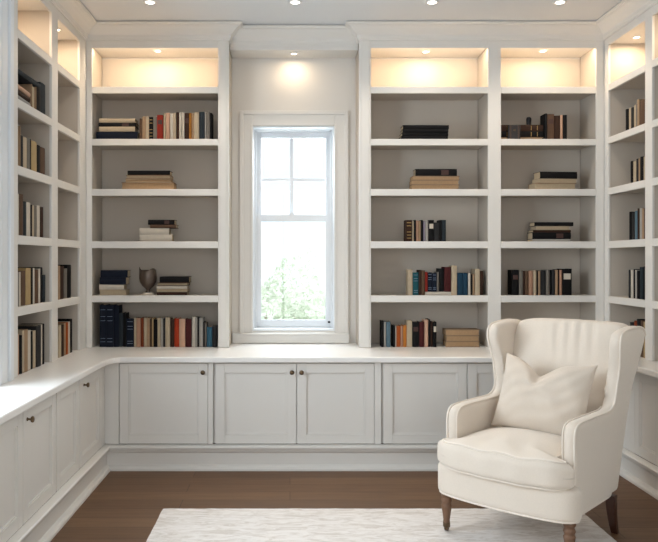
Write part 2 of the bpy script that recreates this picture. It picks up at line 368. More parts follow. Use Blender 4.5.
def cabinet(axis, label, u0, u1, doors):
    """u runs along the wall (x for back, y for sides)"""
    org = {'back': ((u0 + u1) / 2, 5.4, 0.0), 'left': (-1.5, (u0 + u1) / 2, 0.0), 'right': (2.4, (u0 + u1) / 2, 0.0)}[axis]
    t = thing('base_cabinet', label, 'cabinet', org)
    bm = bmesh.new(); g = 0.0015
    if axis == 'back': bx(bm, u0 + g, u1 - g, 5.006, YB - 0.002, 0.17, 0.7205)
    elif axis == 'left': bx(bm, XL + 0.002, -1.266, u0 + g, u1 - g, 0.17, 0.7205)
    else: bx(bm, 2.226, XR - 0.002, u0 + g, u1 - g, 0.17, 0.7205)
    for v in bm.verts: v.co -= Vector(org)
    obj('body', bm, CABP, t)
    # face frame between the doors
    us = [u0 + g] + [x for d in doors for x in d[:2]] + [u1 - g]
    for a, b_ in zip(us[::2], us[1::2]):
        if b_ - a > 0.02:
            bm = bmesh.new()
            if axis == 'back': bx(bm, a, b_ - 0.002, 4.986, 5.006, 0.17, 0.7205)
            elif axis == 'left': bx(bm, -1.266, -1.246, a, b_ - 0.002, 0.17, 0.7205)
            else: bx(bm, 2.206, 2.226, a, b_ - 0.002, 0.17, 0.7205)
            for v in bm.verts: v.co -= Vector(org)
            obj('frame_stile', bm, CABP, t, bevel=0.002)
    for d in doors:
        a, b_ = d[0] + 0.0025, d[1] - 0.0025; w_ = b_ - a; h_ = ZD1 - ZD0; kn = d[2]
        if axis == 'back': M4 = Matrix.Translation(Vector((a, 5.006, ZD0)) - Vector(org))
        elif axis == 'left': M4 = Matrix.Translation(Vector((-1.266, a, ZD0)) - Vector(org)) @ Matrix.Rotation(PI / 2, 4, 'Z')
        else: M4 = Matrix.Translation(Vector((2.226, b_, ZD0)) - Vector(org)) @ Matrix.Rotation(-PI / 2, 4, 'Z')
        kx = None
        if kn is not None: kx = (kn if kn > 0 else w_ + kn, 0.655 - ZD0)
        door(t, M4, w_, h_, kx)
px = lambda p: (p - CX) / 148.5
cabinet('back', 'single-door white base cabinet in the back left corner', -1.264, px(213.5), [(px(119), px(208), -0.03)])
cabinet('back', 'two-door white base cabinet under the window with a knob pair', px(213.5), px(382), [(px(215), px(296.7), -0.03), (px(296.7), px(374.5), 0.03)])
cabinet('back', 'white base cabinet without knobs, between window and armchair', px(382), px(552), [(px(383), px(467.3), None), (px(467.3), px(550), None)])
cabinet('back', 'white base cabinet in the back right corner, hidden behind the armchair', px(552), 2.22, [(px(554), px(612), None)])
cabinet('left', 'white base cabinet on the left, farthest one, beside the corner', 3.95, 4.983, [(3.955, 4.375, None), (4.38, 4.88, 0.09)])
cabinet('left', 'white base cabinet on the left, nearest one, at the lower left corner', 2.96, 3.95, [(2.97, 3.455, None), (3.455, 3.945, 0.05)])
cabinet('left', 'white base cabinet on the left just outside the view', 2.0, 2.96, [(2.01, 2.48, None), (2.48, 2.95, None)])
cabinet('right', 'white base cabinet on the right behind the chair, nearer the corner', 4.05, 4.983, [(4.06, 4.40, None), (4.40, 4.74, None)])
cabinet('right', 'white base cabinet on the right just outside the view', 3.0, 4.05, [(3.01, 3.52, None), (3.52, 4.04, None)])

# ------------------------------------------------------------------ lamps
def downlight(label, x, y, z, r, lens, power, col, spot=None):
    t = thing('recessed_downlight', label, 'ceiling light', (x, y, z), 0, 'ceiling spotlights' if spot else 'bookcase niche lights')
    bm = bmesh.new(); lathe(bm, [(r * 0.8, 0.0), (r * 0.8, -0.004), (r, -0.006), (r * 1.25, -0.003), (r * 1.25, 0)], 28); obj('trim_ring', bm, RINGM, t, smooth=True)
    bm = bmesh.new(); lathe(bm, [(0.001, -0.002), (r * 0.79, -0.003), (r * 0.79, -0.001), (0.001, -0.0005)], 24); obj('lens', bm, lens, t)
    if spot: l = bpy.data.lights.new('lamp_light', 'SPOT'); l.spot_size = math.radians(spot); l.spot_blend = 0.6; l.shadow_soft_size = r
    else: l = bpy.data.lights.new('lamp_light', 'AREA'); l.shape = 'DISK'; l.size = r * 1.5
    l.energy = power; l.color = col
    o = bpy.data.objects.new('lamp_light', l); COL.objects.link(o); o.parent = t; o.location = (0, 0, -0.012)
WARM = (1.0, 0.77, 0.53)
NP = 1.5
Z1 = ZT + 0.012
downlight('small lit downlight in the top niche left of the window', -1.0, 5.60, Z1, 0.026, LENSW, NP, WARM)
downlight('small lit downlight in the top niche right of the window', 1.03, 5.62, Z1, 0.026, LENSW, NP, WARM)
downlight('small lit downlight in the far right top niche of the back wall', 1.915, 5.60, Z1, 0.026, LENSW, NP * 0.9, WARM)
downlight('small lit downlight in the alcove above the window', 0.03, 5.66, 2.99, 0.026, LENSW, 1.25, WARM)
downlight('small lit downlight in the farther top niche of the left wall', -1.60, 5.08, Z1, 0.026, LENSW, 3.0, WARM)
downlight('small lit downlight in the nearer top niche of the left wall', -1.66, 4.36, Z1, 0.026, LENSW, 3.0, WARM)
downlight('small lit downlight in the top niche of the right wall', 2.46, 5.25, Z1, 0.026, LENSW, 3.0, WARM)
downlight('small lit downlight in the top niche at the right edge', 2.48, 4.45, Z1, 0.026, LENSW, 3.0, WARM)
for x, p in ((-0.946, 'leftmost round ceiling spotlight, above the left bookcase'), (0.035, 'round ceiling spotlight above the window'), (0.960, 'round ceiling spotlight just right of the window'), (1.824, 'rightmost round ceiling spotlight, above the armchair')):
    downlight(p, x, 5.00, ZC, 0.038, LENSC, 24, (1.0, 0.88, 0.74), 125)

# ------------------------------------------------------------------ books
NAMED = {'navy': '#0e1728', 'black': '#0e0d0f', 'cream': '#bcab92', 'white': '#cdc4b6', 'tan': '#a68a6e', 'dark brown': '#3a261c', 'brown': '#5f4838', 'red': '#8c2a1e', 'pinkish cream': '#cfa78e',
         'grey': '#78726a', 'dark grey': '#2b2b2c', 'slate': '#272f35', 'ochre': '#a06a2c', 'orange-brown': '#a4501f', 'orange': '#c47a35', 'orange-red': '#a8391c', 'maroon': '#4a1c1c', 'blue': '#3a6478',
         'teal': '#1c5058', 'dark blue': '#1a3b50', 'grey-blue': '#5c7480', 'peach': '#b48c74', 'light grey': '#aaa59e', 'lavender-grey': '#8f8794', 'golden tan': '#b39a70', 'rust': '#7c3a20'}
def low_spec(m):
    m.node_tree.nodes['Principled BSDF'].inputs['Specular IOR Level'].default_value = 0.2; return m
BM = {k: low_spec( mat('book_cover_' + k.replace(' ', '_').replace('-', '_'), tuple(c * 0.78 for c in lin(v)[:3]), 0.75, noise=0.12, nscale=25)) for k, v in NAMED.items()}
PAGES = mat('book_pages', '#b3a287', 0.9, noise=0.12, nscale=60, stretch=(1, 1, 1)); PAGEST = mat('aged_book_pages', '#b3936f', 0.9, noise=0.15, nscale=60)
GILT = mat('gilt_lettering_band', '#a98a52', 0.45, 0.4, noise=0.1); PALEB = mat('pale_spine_label', '#bfb5a5', 0.6, noise=0.1); SILV = mat('silver_band', '#6f7c90', 0.5, 0.2, noise=0.1); REDB = mat('dark_spine_label', '#3b2019', 0.6, noise=0.1)
def book(colour, th, hh, dp, style=''):
    """canonical book: spine at y=0 facing -y, thickness along x, height along z"""
    c = 0.0025 if th > 0.012 else 0.0015
    m = BM[colour]; bm = bmesh.new()
    out = 'p' in style; c = 0.0042 if out and th > 0.02 else c   # pages face the room
    if not out:
        n = 6; prev = None                                   # gently rounded spine
        bx(bm, -th / 2, -th / 2 + c, 0.004, dp, 0, hh); bx(bm, th / 2 - c, th / 2, 0.004, dp, 0, hh)
        rings = []
        for i in range(n + 1):
            u = -1 + 2 * i / n; x = u * th / 2; y = 0.004 * (u * u)
            rings.append([bm.verts.new((x, y, 0)), bm.verts.new((x, y, hh)), bm.verts.new((x * 0.96, y + c, hh)), bm.verts.new((x * 0.96, y + c, 0))])
        for a, b_ in zip(rings, rings[1:]):
            for j in range(4): bm.faces.new((a[j], a[(j + 1) % 4], b_[(j + 1) % 4], b_[j]))
        bm.faces.new(rings[0]); bm.faces.new(rings[-1])
    else:
        bx(bm, -th / 2, -th / 2 + c, 0, dp - c, 0, hh); bx(bm, th / 2 - c, th / 2, 0, dp - c, 0, hh); bx(bm, -th / 2, th / 2, dp - c, dp, 0, hh)
    o = obj('book', bm, m)
    bm = bmesh.new(); y0 = 0.012 if out else 0.0075
    bx(bm, -th / 2 + c, th / 2 - c, y0, dp - 0.006, 0.003, hh - 0.004)
    obj('page_block', bm, PAGEST if 't' in style else PAGES, o)
    if not out and th > 0.012:
        bands = []
        if 'g' in style: bands = [(k / 7 * hh, k / 7 * hh + 0.004) for k in (1, 2, 3, 5, 6)]; bmt = GILT
        elif 's' in style: bands = [(k * hh, k * hh + 0.003) for k in (0.12, 0.2, 0.62, 0.72, 0.88)]; bmt = SILV
        elif 'l' in style: bands = [(0.6 * hh, 0.82 * hh)]; bmt = PALEB
        elif 'd' in style: bands = [(0.62 * hh, 0.8 * hh)]; bmt = REDB
        if bands:
            bm = bmesh.new()
            for a, b_ in bands: bx(bm, -th * 0.36, th * 0.36, -0.0006, 0.0022, a, b_)
            obj('spine_label' if len(bands) == 1 else 'spine_bands', bm, bmt, o)
    return o
ORD = ['', 'first', 'second', 'third', 'fourth', 'fifth', 'sixth', 'seventh', 'eighth', 'ninth', 'tenth']
LEV = {'A': 'top book shelf', 'B': 'second shelf', 'C': 'third shelf', 'D': 'fourth shelf', 'E': 'worktop'}
ZB = {'A': 2.307, 'B': 1.936, 'C': 1.548, 'D': 1.147, 'E': ZW}
WH = {'L': 'left of the window', 'R': 'right of the window', 'Q': 'behind the chair', 'N': 'nearer left-wall bay', 'F': 'farther left-wall bay', 'W': 'right wall'}
def art(k): return 'in' if k in 'NF' else ('on' if k == 'W' else '')
def where(bay, lev):
    return {'L': f'{LEV[lev]} left of window', 'R': f'{LEV[lev]} right of window', 'Q': f'{LEV[lev]} far right of back wall',
            'N': f'{LEV[lev]} in nearer left-wall bay', 'F': f'{LEV[lev]} in farther left-wall bay', 'W': f'{LEV[lev]} on right wall'}[bay]
def row_labels(items, bay, lev):
    cnt = {}; tot = {}
    for it in items: tot[it[2]] = tot.get(it[2], 0) + 1
    out = []
    for it in items:
        c = it[2]; cnt[c] = cnt.get(c, 0) + 1
        if tot[c] == 1: out.append(f'upright {c} book, {where(bay, lev)}')
        elif cnt[c] == tot[c]: out.append(f'rightmost {c} upright book, {where(bay, lev)}')
        elif cnt[c] == 1: out.append(f'leftmost {c} upright book, {where(bay, lev)}')
        else: out.append(f'{ORD[cnt[c]]} {c} upright book from left, {where(bay, lev)}')
    return out
FB = FY + 0.04; SB = F / FB
def row_back(bay, lev, items, zoff=0):
    """items: (px0, px1, colour, top_px[, style[, base_px]]) measured on the plane the spines share"""
    labs = row_labels(items, bay, lev); z0 = ZB[lev]
    for it, lab in zip(items, labs):
        x0, x1, c, ty = it[:4]; st = it[4] if len(it) > 4 else ''
        zb = z0 if len(it) < 6 else it[5]
        zt = H + (CY - ty) / SB
        th = (x1 - x0) / SB - 0.0008
        y = FB + random.uniform(-0.004, 0.006)
        o = book(c, th, zt - zb, random.uniform(0.105, 0.125), st)
        o.location = ((x0 + x1) / 2 / SB - CX / SB, y, zb + 0.0004)
        tag(o, lab, 'book', f'books standing on {where(bay, lev)}')
def stack_back(bay, lev, items, which, dp=0.125, y=None):
    """items bottom to top: (px0, px1, colour, thick_px, style, yaw)"""
    z = ZB[lev]; n_ = len(items); y = y or FB
    for i, (x0, x1, c, tp, st, yaw) in enumerate(items):
        th = tp / SB; L = (x1 - x0) / SB
        o = book(c, th - 0.0008, L, dp, st)
        yw = math.radians(yaw)
        M4 = Matrix.Translation((x0 / SB - CX / SB, y, z + th / 2)) @ Matrix.Rotation(yw, 4, 'Z') @ Matrix.Rotation(PI / 2, 4, 'Y')
        o.matrix_world = M4
        z += th
        pos = 'top' if i == n_ - 1 else ('bottom' if i == 0 else (ORD[i + 1] + ' up'))
        tag(o, f'flat {c} book, {pos} of {which}, {where(bay, lev)}', 'book', f'books in {which} on {where(bay, lev)}')
    return z
# --- left of the window
stack_back('L', 'A', [(96, 137.5, 'navy', 8.2, '', 1), (99, 135, 'cream', 5.0, '', -1), (98.5, 136, 'black', 4.0, 'd', 1.5), (99, 135, 'cream', 4.2, '', 0)], 'stack')
row_back('L', 'A', [(139.4, 142, 'brown', 118.5), (142, 145.6, 'tan', 116.5), (145.6, 149, 'cream', 116), (149, 153, 'black', 117, 'g'), (153.2, 157, 'grey', 117), (157, 163, 'red', 115, 'd'), (163.4, 165.6, 'cream', 113), (166, 169.4, 'pinkish cream', 113),
                    (170, 173, 'white', 113.5), (173, 176, 'cream', 113), (176, 179, 'dark brown', 112), (179, 181.6, 'white', 112.4), (182, 184.4, 'white', 112), (184.4, 189, 'dark brown', 113, 'd'), (189, 191.5, 'ochre', 113), (191.5, 194, 'tan', 113.3), (194, 199, 'cream', 112), (199.2, 204.4, 'slate', 112),
                    (204.6, 206.2, 'light grey', 112.6), (206.4, 209.8, 'grey', 111.5), (209.8, 212, 'black', 112.8)])
stack_back('L', 'B', [(121.5, 174, 'tan', 7.2, 'pt', 0), (125, 171, 'cream', 3.6, 'pt', 1), (126, 170.5, 'tan', 3.6, 'p', -1), (127.5, 170, 'black', 4.6, '', 0)], 'stack')
stack_back('L', 'C', [(139.5, 172, 'white', 7.0, '', 0), (139.5, 169, 'white', 6.4, '', 1), (150, 176, 'brown', 3.4, '', -1), (148, 174.5, 'black', 5.0, 'd', 0)], 'stack')
stack_back('L', 'D', [(99, 126, 'cream', 5.6, 'p', 0), (99, 124, 'white', 5.0, '', 0), (99.5, 126, 'navy', 7.4, '', -1), (100.5, 127.5, 'navy', 7.0, '', 1)], 'stack left of the goblet')
stack_back('L', 'D', [(156.5, 187, 'dark brown', 3.2, '', 0), (156.5, 187.5, 'cream', 3.0, 'p', 1), (156.5, 187, 'white', 3.2, '', 0), (157, 187, 'brown', 3.2, 'p', -1), (159.5, 189, 'black', 6.0, '', 0)], 'stack right of the goblet', dp=0.15)
row_back('L', 'E', [(99.3, 106, 'navy', 305, 's'), (106.2, 113.4, 'navy', 305, 's'), (113.6, 118.8, 'navy', 305.5), (119, 122.6, 'slate', 313), (122.8, 126, 'black', 313), (126.3, 133.8, 'navy', 318.5, 's'), (134, 136.2, 'cream', 318), (136.4, 140.4, 'peach', 318.5), (140.6, 143.4, 'rust', 318),
                    (143.6, 146.6, 'cream', 318), (146.6, 149.8, 'tan', 318), (150, 151.4, 'dark brown', 319), (151.5, 153.3, 'golden tan', 318.5), (153.5, 157, 'black', 319.5), (157.4, 160.3, 'cream', 317.8), (160.4, 162.8, 'light grey', 318), (163, 165, 'dark grey', 319), (165.2, 170, 'cream', 317.6),
                    (170.3, 174.2, 'dark brown', 319), (174.4, 179, 'orange-red', 318.5), (179.2, 185.2, 'pinkish cream', 319), (185.4, 191.6, 'maroon', 319), (191.8, 195, 'white', 317), (195.1, 197.2, 'light grey', 317.3), (197.3, 198.8, 'black', 318), (199, 203, 'light grey', 318), (203.2, 204.4, 'black', 322),
                    (204.5, 206.4, 'grey', 323), (206.6, 212, 'blue', 327), (212.2, 216.6, 'dark grey', 326)])
# --- right of the window
stack_back('R', 'A', [(401.2, 448, 'black', 3.8, '', 0), (402.2, 448.5, 'black', 3.4, '', 1), (402.6, 448.3, 'black', 3.4, '', -0.6), (403, 449, 'black', 4.2, '', 0)], 'stack')
stack_back('R', 'B', [(412, 459.5, 'tan', 5.0, 'pt', 0), (412, 459, 'tan', 4.4, 'pt', 0), (412.8, 459.8, 'tan', 4.2, 'pt', 0.5), (415.5, 457, 'black', 7.0, 'd', 0)], 'stack')
row_back('R', 'C', [(406, 412.2, 'dark brown', 220, 'g'), (412.4, 414, 'cream', 220.8), (414.2, 416, 'black', 220), (416.1, 418.5, 'peach', 220.5), (418.6, 421, 'tan', 221), (421.2, 423.2, 'black', 220), (423.6, 425.4, 'lavender-grey', 221), (425.6, 428.4, 'light grey', 220.5),
                    (428.8, 434.2, 'black', 220, 'l'), (434.4, 439.4, 'dark grey', 222.5), (439.6, 442, 'black', 220), (442.1, 446, 'slate', 220)])
o = book('white', 3.4 / SB, 26 / SB, 0.15, '')
o.matrix_world = Matrix.Translation((425.2 / SB - CX / SB, FB, ZB['D'] + 1.75 / SB)) @ Matrix.Rotation(PI / 2, 4, 'Y')
tag(o, 'flat white book beneath upright books, fourth shelf right of window', 'book')
ZF = ZB['D'] + 3.45 / SB
row_back('R', 'D', [(408, 412.6, 'cream', 269.5), (413, 418.6, 'teal', 272.5, 's'), (418.8, 421.6, 'dark brown', 270), (421.6, 424.8, 'brown', 270.5), (425.3, 427.6, 'red', 272, '', ZF), (427.8, 432.2, 'navy', 272.5, 's', ZF), (432.4, 436.8, 'navy', 273, 's', ZF), (437, 439, 'grey', 272, '', ZF), (439.6, 444.2, 'black', 268.5, '', ZF),
                    (444.4, 451, 'maroon', 267, '', ZF), (451.5, 457, 'cream', 265.5), (457.4, 462.8, 'dark blue', 273), (463, 468, 'dark blue', 273.2), (468.3, 470.6, 'white', 273), (471, 472.6, 'black', 274.5), (472.7, 474.8, 'tan', 274), (475.2, 480, 'cream', 269), (480.2, 483.4, 'dark brown', 271)])
row_back('R', 'E', [(381.4, 383.8, 'black', 321), (384, 386, 'light grey', 322), (386.4, 390.6, 'grey-blue', 322), (393, 395.2, 'black', 325.5), (395.4, 396.6, 'white', 326), (396.8, 400.6, 'orange-brown', 326), (400.8, 403.2, 'peach', 326), (403.4, 406.6, 'orange', 325.5), (406.8, 412.2, 'cream', 320.5), (412.5, 419, 'black', 322, 'd'),
                    (419.4, 424.2, 'maroon', 322), (424.5, 428.4, 'pinkish cream', 320), (428.6, 430.4, 'black', 319.5), (430.8, 433, 'dark brown', 322), (433.2, 436.6, 'black', 322, 'l')])
stack_back('R', 'E', [(446.5, 480, 'tan', 5.6, 'pt', 0), (446.8, 479.5, 'tan', 5.8, 'pt', -0.5), (446, 479.8, 'tan', 6.2, 'pt', 0.5)], 'stack')
# --- far right bay of the back wall
stack_back('Q', 'A', [(502, 544.5, 'tan', 3.2, 'pt', 0), (502, 544.5, 'black', 6.2, 'g', 0), (502, 544.5, 'dark brown', 6.4, 'g', 0)], 'stack', y=FB + 0.03, dp=0.16)
row_back('Q', 'A', [(545, 547.4, 'black', 113.5), (547.6, 554.4, 'brown', 114, 'd'), (554.8, 560.4, 'dark brown', 115.5), (560.6, 563, 'pinkish cream', 115), (563.2, 567, 'black', 115)])
stack_back('Q', 'B', [(534.5, 577, 'tan', 6.4, 'p', 5), (538, 578, 'cream', 4.4, 'p', 5), (539.5, 578, 'black', 7.0, '', 5)], 'stack', y=FB - 0.015)
stack_back('Q', 'C', [(532.5, 571, 'light grey', 2.4, '', 0), (532.5, 571, 'black', 6.6, 'd', 0), (533, 571, 'dark brown', 2.6, '', 0), (536, 570, 'cream', 3.8, 'p', 0), (534.5, 573.5, 'black', 4.0, '', 0)], 'stack')
row_back('Q', 'D', [(512.5, 519, 'black', 270, 'd'), (519.4, 523.2, 'grey', 270.5), (523.4, 525, 'dark brown', 271), (525.2, 528.6, 'brown', 271), (528.8, 533.2, 'peach', 271), (533.8, 536.6, 'cream', 270.5), (537, 538.2, 'black', 271), (538.4, 540.4, 'tan', 271), (540.6, 546, 'dark grey', 270.5), (546.4, 549.6, 'grey', 270),
                    (549.8, 552, 'black', 270), (552.2, 555.2, 'dark grey', 270), (555.4, 558, 'tan', 270), (558.2, 559.6, 'black', 269.5), (559.8, 562.2, 'peach', 270), (562.4, 572, 'black', 268.8, 'l')])
# --- side walls: items (px0, px1, colour, height)
def row_side(bay, lev, items, X, sgn):
    labs = row_labels(items, bay, lev)
    for it, lab in zip(items, labs):
        p0, p1, c, hh = it[:4]; st = it[4] if len(it) > 4 else ''
        y0, y1 = (F * X / (p0 - CX), F * X / (p1 - CX))
        th = abs(y1 - y0) - 0.001; th = max(th, 0.008)
        o = book(c, th, hh, random.uniform(0.14, 0.17), st)
        o.location = (X + sgn * random.uniform(0, 0.006), (y0 + y1) / 2, ZB[lev] + 0.0004); o.rotation_euler = (0, 0, PI / 2 if sgn < 0 else -PI / 2)
        tag(o, lab, 'book', f'books standing on {where(bay, lev)}')
XS = FX0 - 0.02
row_side('N', 'B', [(17.5, 20.8, 'tan', 0.235, 'p'), (21, 24.2, 'dark grey', 0.185), (24.3, 28, 'cream', 0.185), (28.1, 31, 'grey', 0.19), (31.1, 32.4, 'black', 0.19), (32.5, 37.8, 'golden tan', 0.185), (38, 41.6, 'black', 0.175), (41.8, 46.4, 'brown', 0.172)], XS, -1)
row_side('N', 'C', [(17.5, 20.2, 'white', 0.235), (20.4, 23.8, 'brown', 0.238), (24, 27.2, 'slate', 0.20), (27.4, 31.8, 'white', 0.20), (32, 33, 'black', 0.19), (33.2, 35.2, 'cream', 0.19), (35.4, 38, 'grey', 0.19), (38.2, 41.2, 'white', 0.195), (41.4, 44.4, 'dark brown', 0.19)], XS, -1)
row_side('N', 'D', [(17.5, 20.2, 'grey', 0.195), (20.4, 21.6, 'white', 0.195), (21.8, 26.8, 'brown', 0.20), (27, 31.8, 'golden tan', 0.215), (32, 34, 'black', 0.215), (34.2, 35.8, 'white', 0.215), (36, 39.6, 'brown', 0.205), (39.8, 41.8, 'white', 0.21), (42, 43.8, 'black', 0.218), (44, 46.2, 'slate', 0.17)], XS, -1)
row_side('N', 'E', [(17.5, 20.6, 'pinkish cream', 0.23), (20.8, 23, 'black', 0.22), (23.2, 25.4, 'cream', 0.245), (25.6, 28.8, 'tan', 0.245), (29, 32, 'white', 0.235), (32.2, 34.2, 'black', 0.225), (34.4, 37, 'cream', 0.225), (37.2, 41.8, 'dark grey', 0.25), (42, 43.8, 'white', 0.25), (44, 45.8, 'black', 0.252)], XS, -1)
row_side('F', 'D', [(58.6, 61.2, 'tan', 0.225), (61.4, 65, 'dark brown', 0.22), (65.2, 68, 'grey', 0.205), (68.2, 71.8, 'black', 0.23)], XS, -1)
row_side('F', 'E', [(59.4, 62.2, 'cream', 0.215), (62.4, 64.6, 'dark brown', 0.21), (64.8, 66.8, 'tan', 0.22), (67, 69, 'orange-brown', 0.22), (69.2, 71, 'white', 0.22), (71.2, 73.6, 'black', 0.235)], XS, -1)
row_side('N', 'A', [(33, 37.4, 'tan', 0.15, 'p'), (37.6, 41.4, 'black', 0.152), (41.6, 46.6, 'slate', 0.20)], XS, -1)
# the flat portfolio across those books, two leaning books beneath it
o = book('slate', 0.028, 0.40, 0.15, '')
o.matrix_world = Matrix.Translation((XS + 0.001, 4.543, 2.307 + 0.1545 + 0.0145)) @ Matrix.Rotation(PI / 2, 4, 'Z') @ Matrix.Rotation(-PI / 2, 4, 'Y')
tag(o, 'long slate portfolio lying across upright books on the top shelf, nearer left-wall bay', 'book')
for c, zz, yy, lab in (('light grey', 0.017, 4.14, 'light grey leaning book, lower one, beneath the portfolio on the left wall'), ('dark brown', 0.048, 4.14, 'dark brown leaning book, middle one, beneath the portfolio on the left wall'), ('pinkish cream', 0.078, 4.14, 'pinkish cream leaning book, upper one, beneath the portfolio on the left wall')):
    o = book(c, 0.024, 0.22, 0.14, '')
    o.matrix_world = Matrix.Translation((XS, yy + 0.225, 2.307 + zz - 0.002)) @ Matrix.Rotation(PI / 2, 4, 'Z') @ Matrix.Rotation(-PI / 2 + math.radians(2), 4, 'Y')
    tag(o, lab, 'book')
XS2 = FX1 + 0.02
row_side('W', 'A', [(625, 627.4, 'black', 0.155), (627.6, 630, 'cream', 0.155), (630.2, 632.4, 'dark grey', 0.15), (632.6, 634.6, 'cream', 0.16), (634.8, 636.4, 'grey', 0.16), (636.6, 638.6, 'tan', 0.185), (638.8, 645, 'brown', 0.165)], XS2, 1)
row_side('W', 'B', [(629.2, 631.8, 'black', 0.155), (632, 634.8, 'cream', 0.15), (635, 637, 'dark grey', 0.16), (637.2, 639, 'tan', 0.16), (639.2, 642, 'black', 0.165), (642.2, 645, 'cream', 0.16)], XS2, 1)
row_side('W', 'C', [(628.6, 631, 'black', 0.195), (631.2, 634, 'dark grey', 0.19), (634.2, 636.6, 'grey-blue', 0.195), (636.8, 638.6, 'dark brown', 0.21), (638.8, 641, 'light grey', 0.21), (641.2, 643, 'tan', 0.205), (643.2, 645.6, 'brown', 0.20)], XS2, 1)
row_side('W', 'D', [(628, 630, 'dark grey', 0.195), (630.2, 632.4, 'white', 0.195), (632.6, 634, 'black', 0.20), (634.2, 636, 'light grey', 0.195), (636.2, 638.6, 'black', 0.19), (638.8, 642, 'slate', 0.215), (642.2, 645.6, 'black', 0.22)], XS2, 1)
row_side('W', 'E', [(629, 632.6, 'dark grey', 0.22), (632.8, 635.4, 'rust', 0.235), (635.6, 639.4, 'black', 0.25), (639.6, 642.4, 'brown', 0.245), (642.6, 645.6, 'golden tan', 0.24)], XS2, 1)

# dark leather case strapped in front of the old stack, with a small domed stopper standing on the stack
px3 = lambda p: (p - CX) / SB
t = thing('leather_case', 'small black leather case standing in front of old books, top shelf, far right', 'case', (px3(514.5), FB + 0.012, ZB['A']))
bm = bmesh.new(); bx(bm, -0.046, 0.046, -0.012, 0.014, 0.0005, 0.112); obj('body', bm, mat('worn_black_leather', '#1c1a1c', 0.5, noise=0.3, nscale=60, bump=0.4, bscale=120), t, bevel=0.005, seg=3)
bm = bmesh.new()
for x in (-0.03, 0.03): bx(bm, x - 0.006, x + 0.006, -0.0145, -0.0115, 0.004, 0.110)
obj('strap', bm, mat('brown_strap', '#3b2a20', 0.6, noise=0.2), t, bevel=0.001)
bm = bmesh.new(); bx(bm, -0.008, 0.008, -0.015, -0.0122, 0.066, 0.078); obj('clasp', bm, BRASS, t)
zt = ZB['A'] + 15.8 / SB
bm = bmesh.new(); lathe(bm, [(0.001, 0), (0.019, 0.0), (0.020, 0.006), (0.017, 0.010), (0.018, 0.03), (0.020, 0.045), (0.018, 0.056), (0.012, 0.064), (0.001, 0.067)], 20)
o = obj('domed_paperweight', bm, mat('black_iron', '#161518', 0.35, 0.6, noise=0.1), smooth=True, loc=(px3(532), FB + 0.075, zt + 0.0005)); tag(o, 'small black domed paperweight standing on the old books at top right', 'ornament')

# goblet vase ----------------------------------------------------------
t = thing('goblet_vase', 'dark bronze goblet vase with upswept rim between two book stacks', 'vase', (px3(146.6), FB + 0.06, ZB['D']))
bm = bmesh.new(); lathe(bm, [(0.001, 0.0005), (0.044, 0.0005), (0.046, 0.006), (0.043, 0.014), (0.03, 0.019), (0.001, 0.02)], 28); obj('foot', bm, VFOOT, t, smooth=True)['label'] = 'pale stone foot'
bm = bmesh.new()
prof = [(0.018, 0.019), (0.022, 0.024), (0.014, 0.032), (0.014, 0.04), (0.026, 0.052), (0.046, 0.070), (0.060, 0.095), (0.066, 0.125), (0.065, 0.155), (0.061, 0.180), (0.060, 0.188), (0.055, 0.186), (0.057, 0.155), (0.058, 0.125), (0.052, 0.098), (0.036, 0.076), (0.001, 0.066)]
lathe(bm, prof, 36)
for v in bm.verts:                                            # pinched heart-like rim, raised lip on the left
    if v.co.z > 0.10:
        k = min(1, (v.co.z - 0.10) / 0.09); a = math.atan2(v.co.y, v.co.x)
        up = 0.024 * max(0, math.cos(a - PI)) ** 60 + 0.014 * max(0, math.cos(a + 0.75)) ** 6 - 0.008 * max(0, math.cos(a + 1.5)) ** 12
        v.co.z += up * k * k; v.co.x += -0.008 * k * k * max(0, math.cos(a - PI)) ** 40
obj('bowl', bm, VASEM, t, smooth=True)

# ------------------------------------------------------------------ rug
bm = bmesh.new()
nx, ny = 60, 60; x0, x1, y0, y1 = -0.715, 1.625, 1.3, 4.17
g = [[bm.verts.new((x0 + (x1 - x0) * i / nx + random.uniform(-.0015, .0015) * (j in (0, ny) or i in (0, nx)), y0 + (y1 - y0) * j / ny + random.uniform(-.002, .002) * (j == ny), 0.009 + random.uniform(0, .0012))) for i in range(nx + 1)] for j in range(ny + 1)]
for j in range(ny):
    for i in range(nx): bm.faces.new((g[j][i], g[j][i + 1], g[j + 1][i + 1], g[j + 1][i]))
be = [e for e in bm.edges if e.is_boundary]
r_ = bmesh.ops.extrude_edge_only(bm, edges=be)
for v in r_['geom']:
    if isinstance(v, bmesh.types.BMVert): v.co.z = 0.0005
o = obj('area_rug', bm, RUGM); tag(o, 'pale ivory faded area rug on the wood floor under the armchair', 'rug')

# ------------------------------------------------------------------ armchair
CH = (1.040, 3.60); RZ = -math.radians(43)
ch = thing('wingback_armchair', 'cream linen wingback armchair with turned front legs on the rug edge', 'armchair', (CH[0], CH[1], 0), RZ)
def smooth01(t): t = max(0, min(1, t)); return t * t * (3 - 2 * t)
def ploop(sx, sy, sz, n, zf, deform, off=0.0, m=96):
    """closed loop of points on a puff at height fraction zf"""
    k = (1 - abs(zf) ** n) ** (1 / n); out = []
    for i in range(m):
        a = 2 * PI * i / m; c, d = math.cos(a), math.sin(a)
        L = (abs(c) ** n + abs(d) ** n) ** (1 / n)
        out.append(deform(Vector((c / L * (sx * k + off), d / L * (sy * k + off), zf * sz))))
    return out
def pipe(name, pts, r=0.005, parent=None, closed=False):
    bm = bmesh.new(); tube(bm, pts, r, 8, closed); return obj(name, bm, FABP, parent or ch, smooth=True)
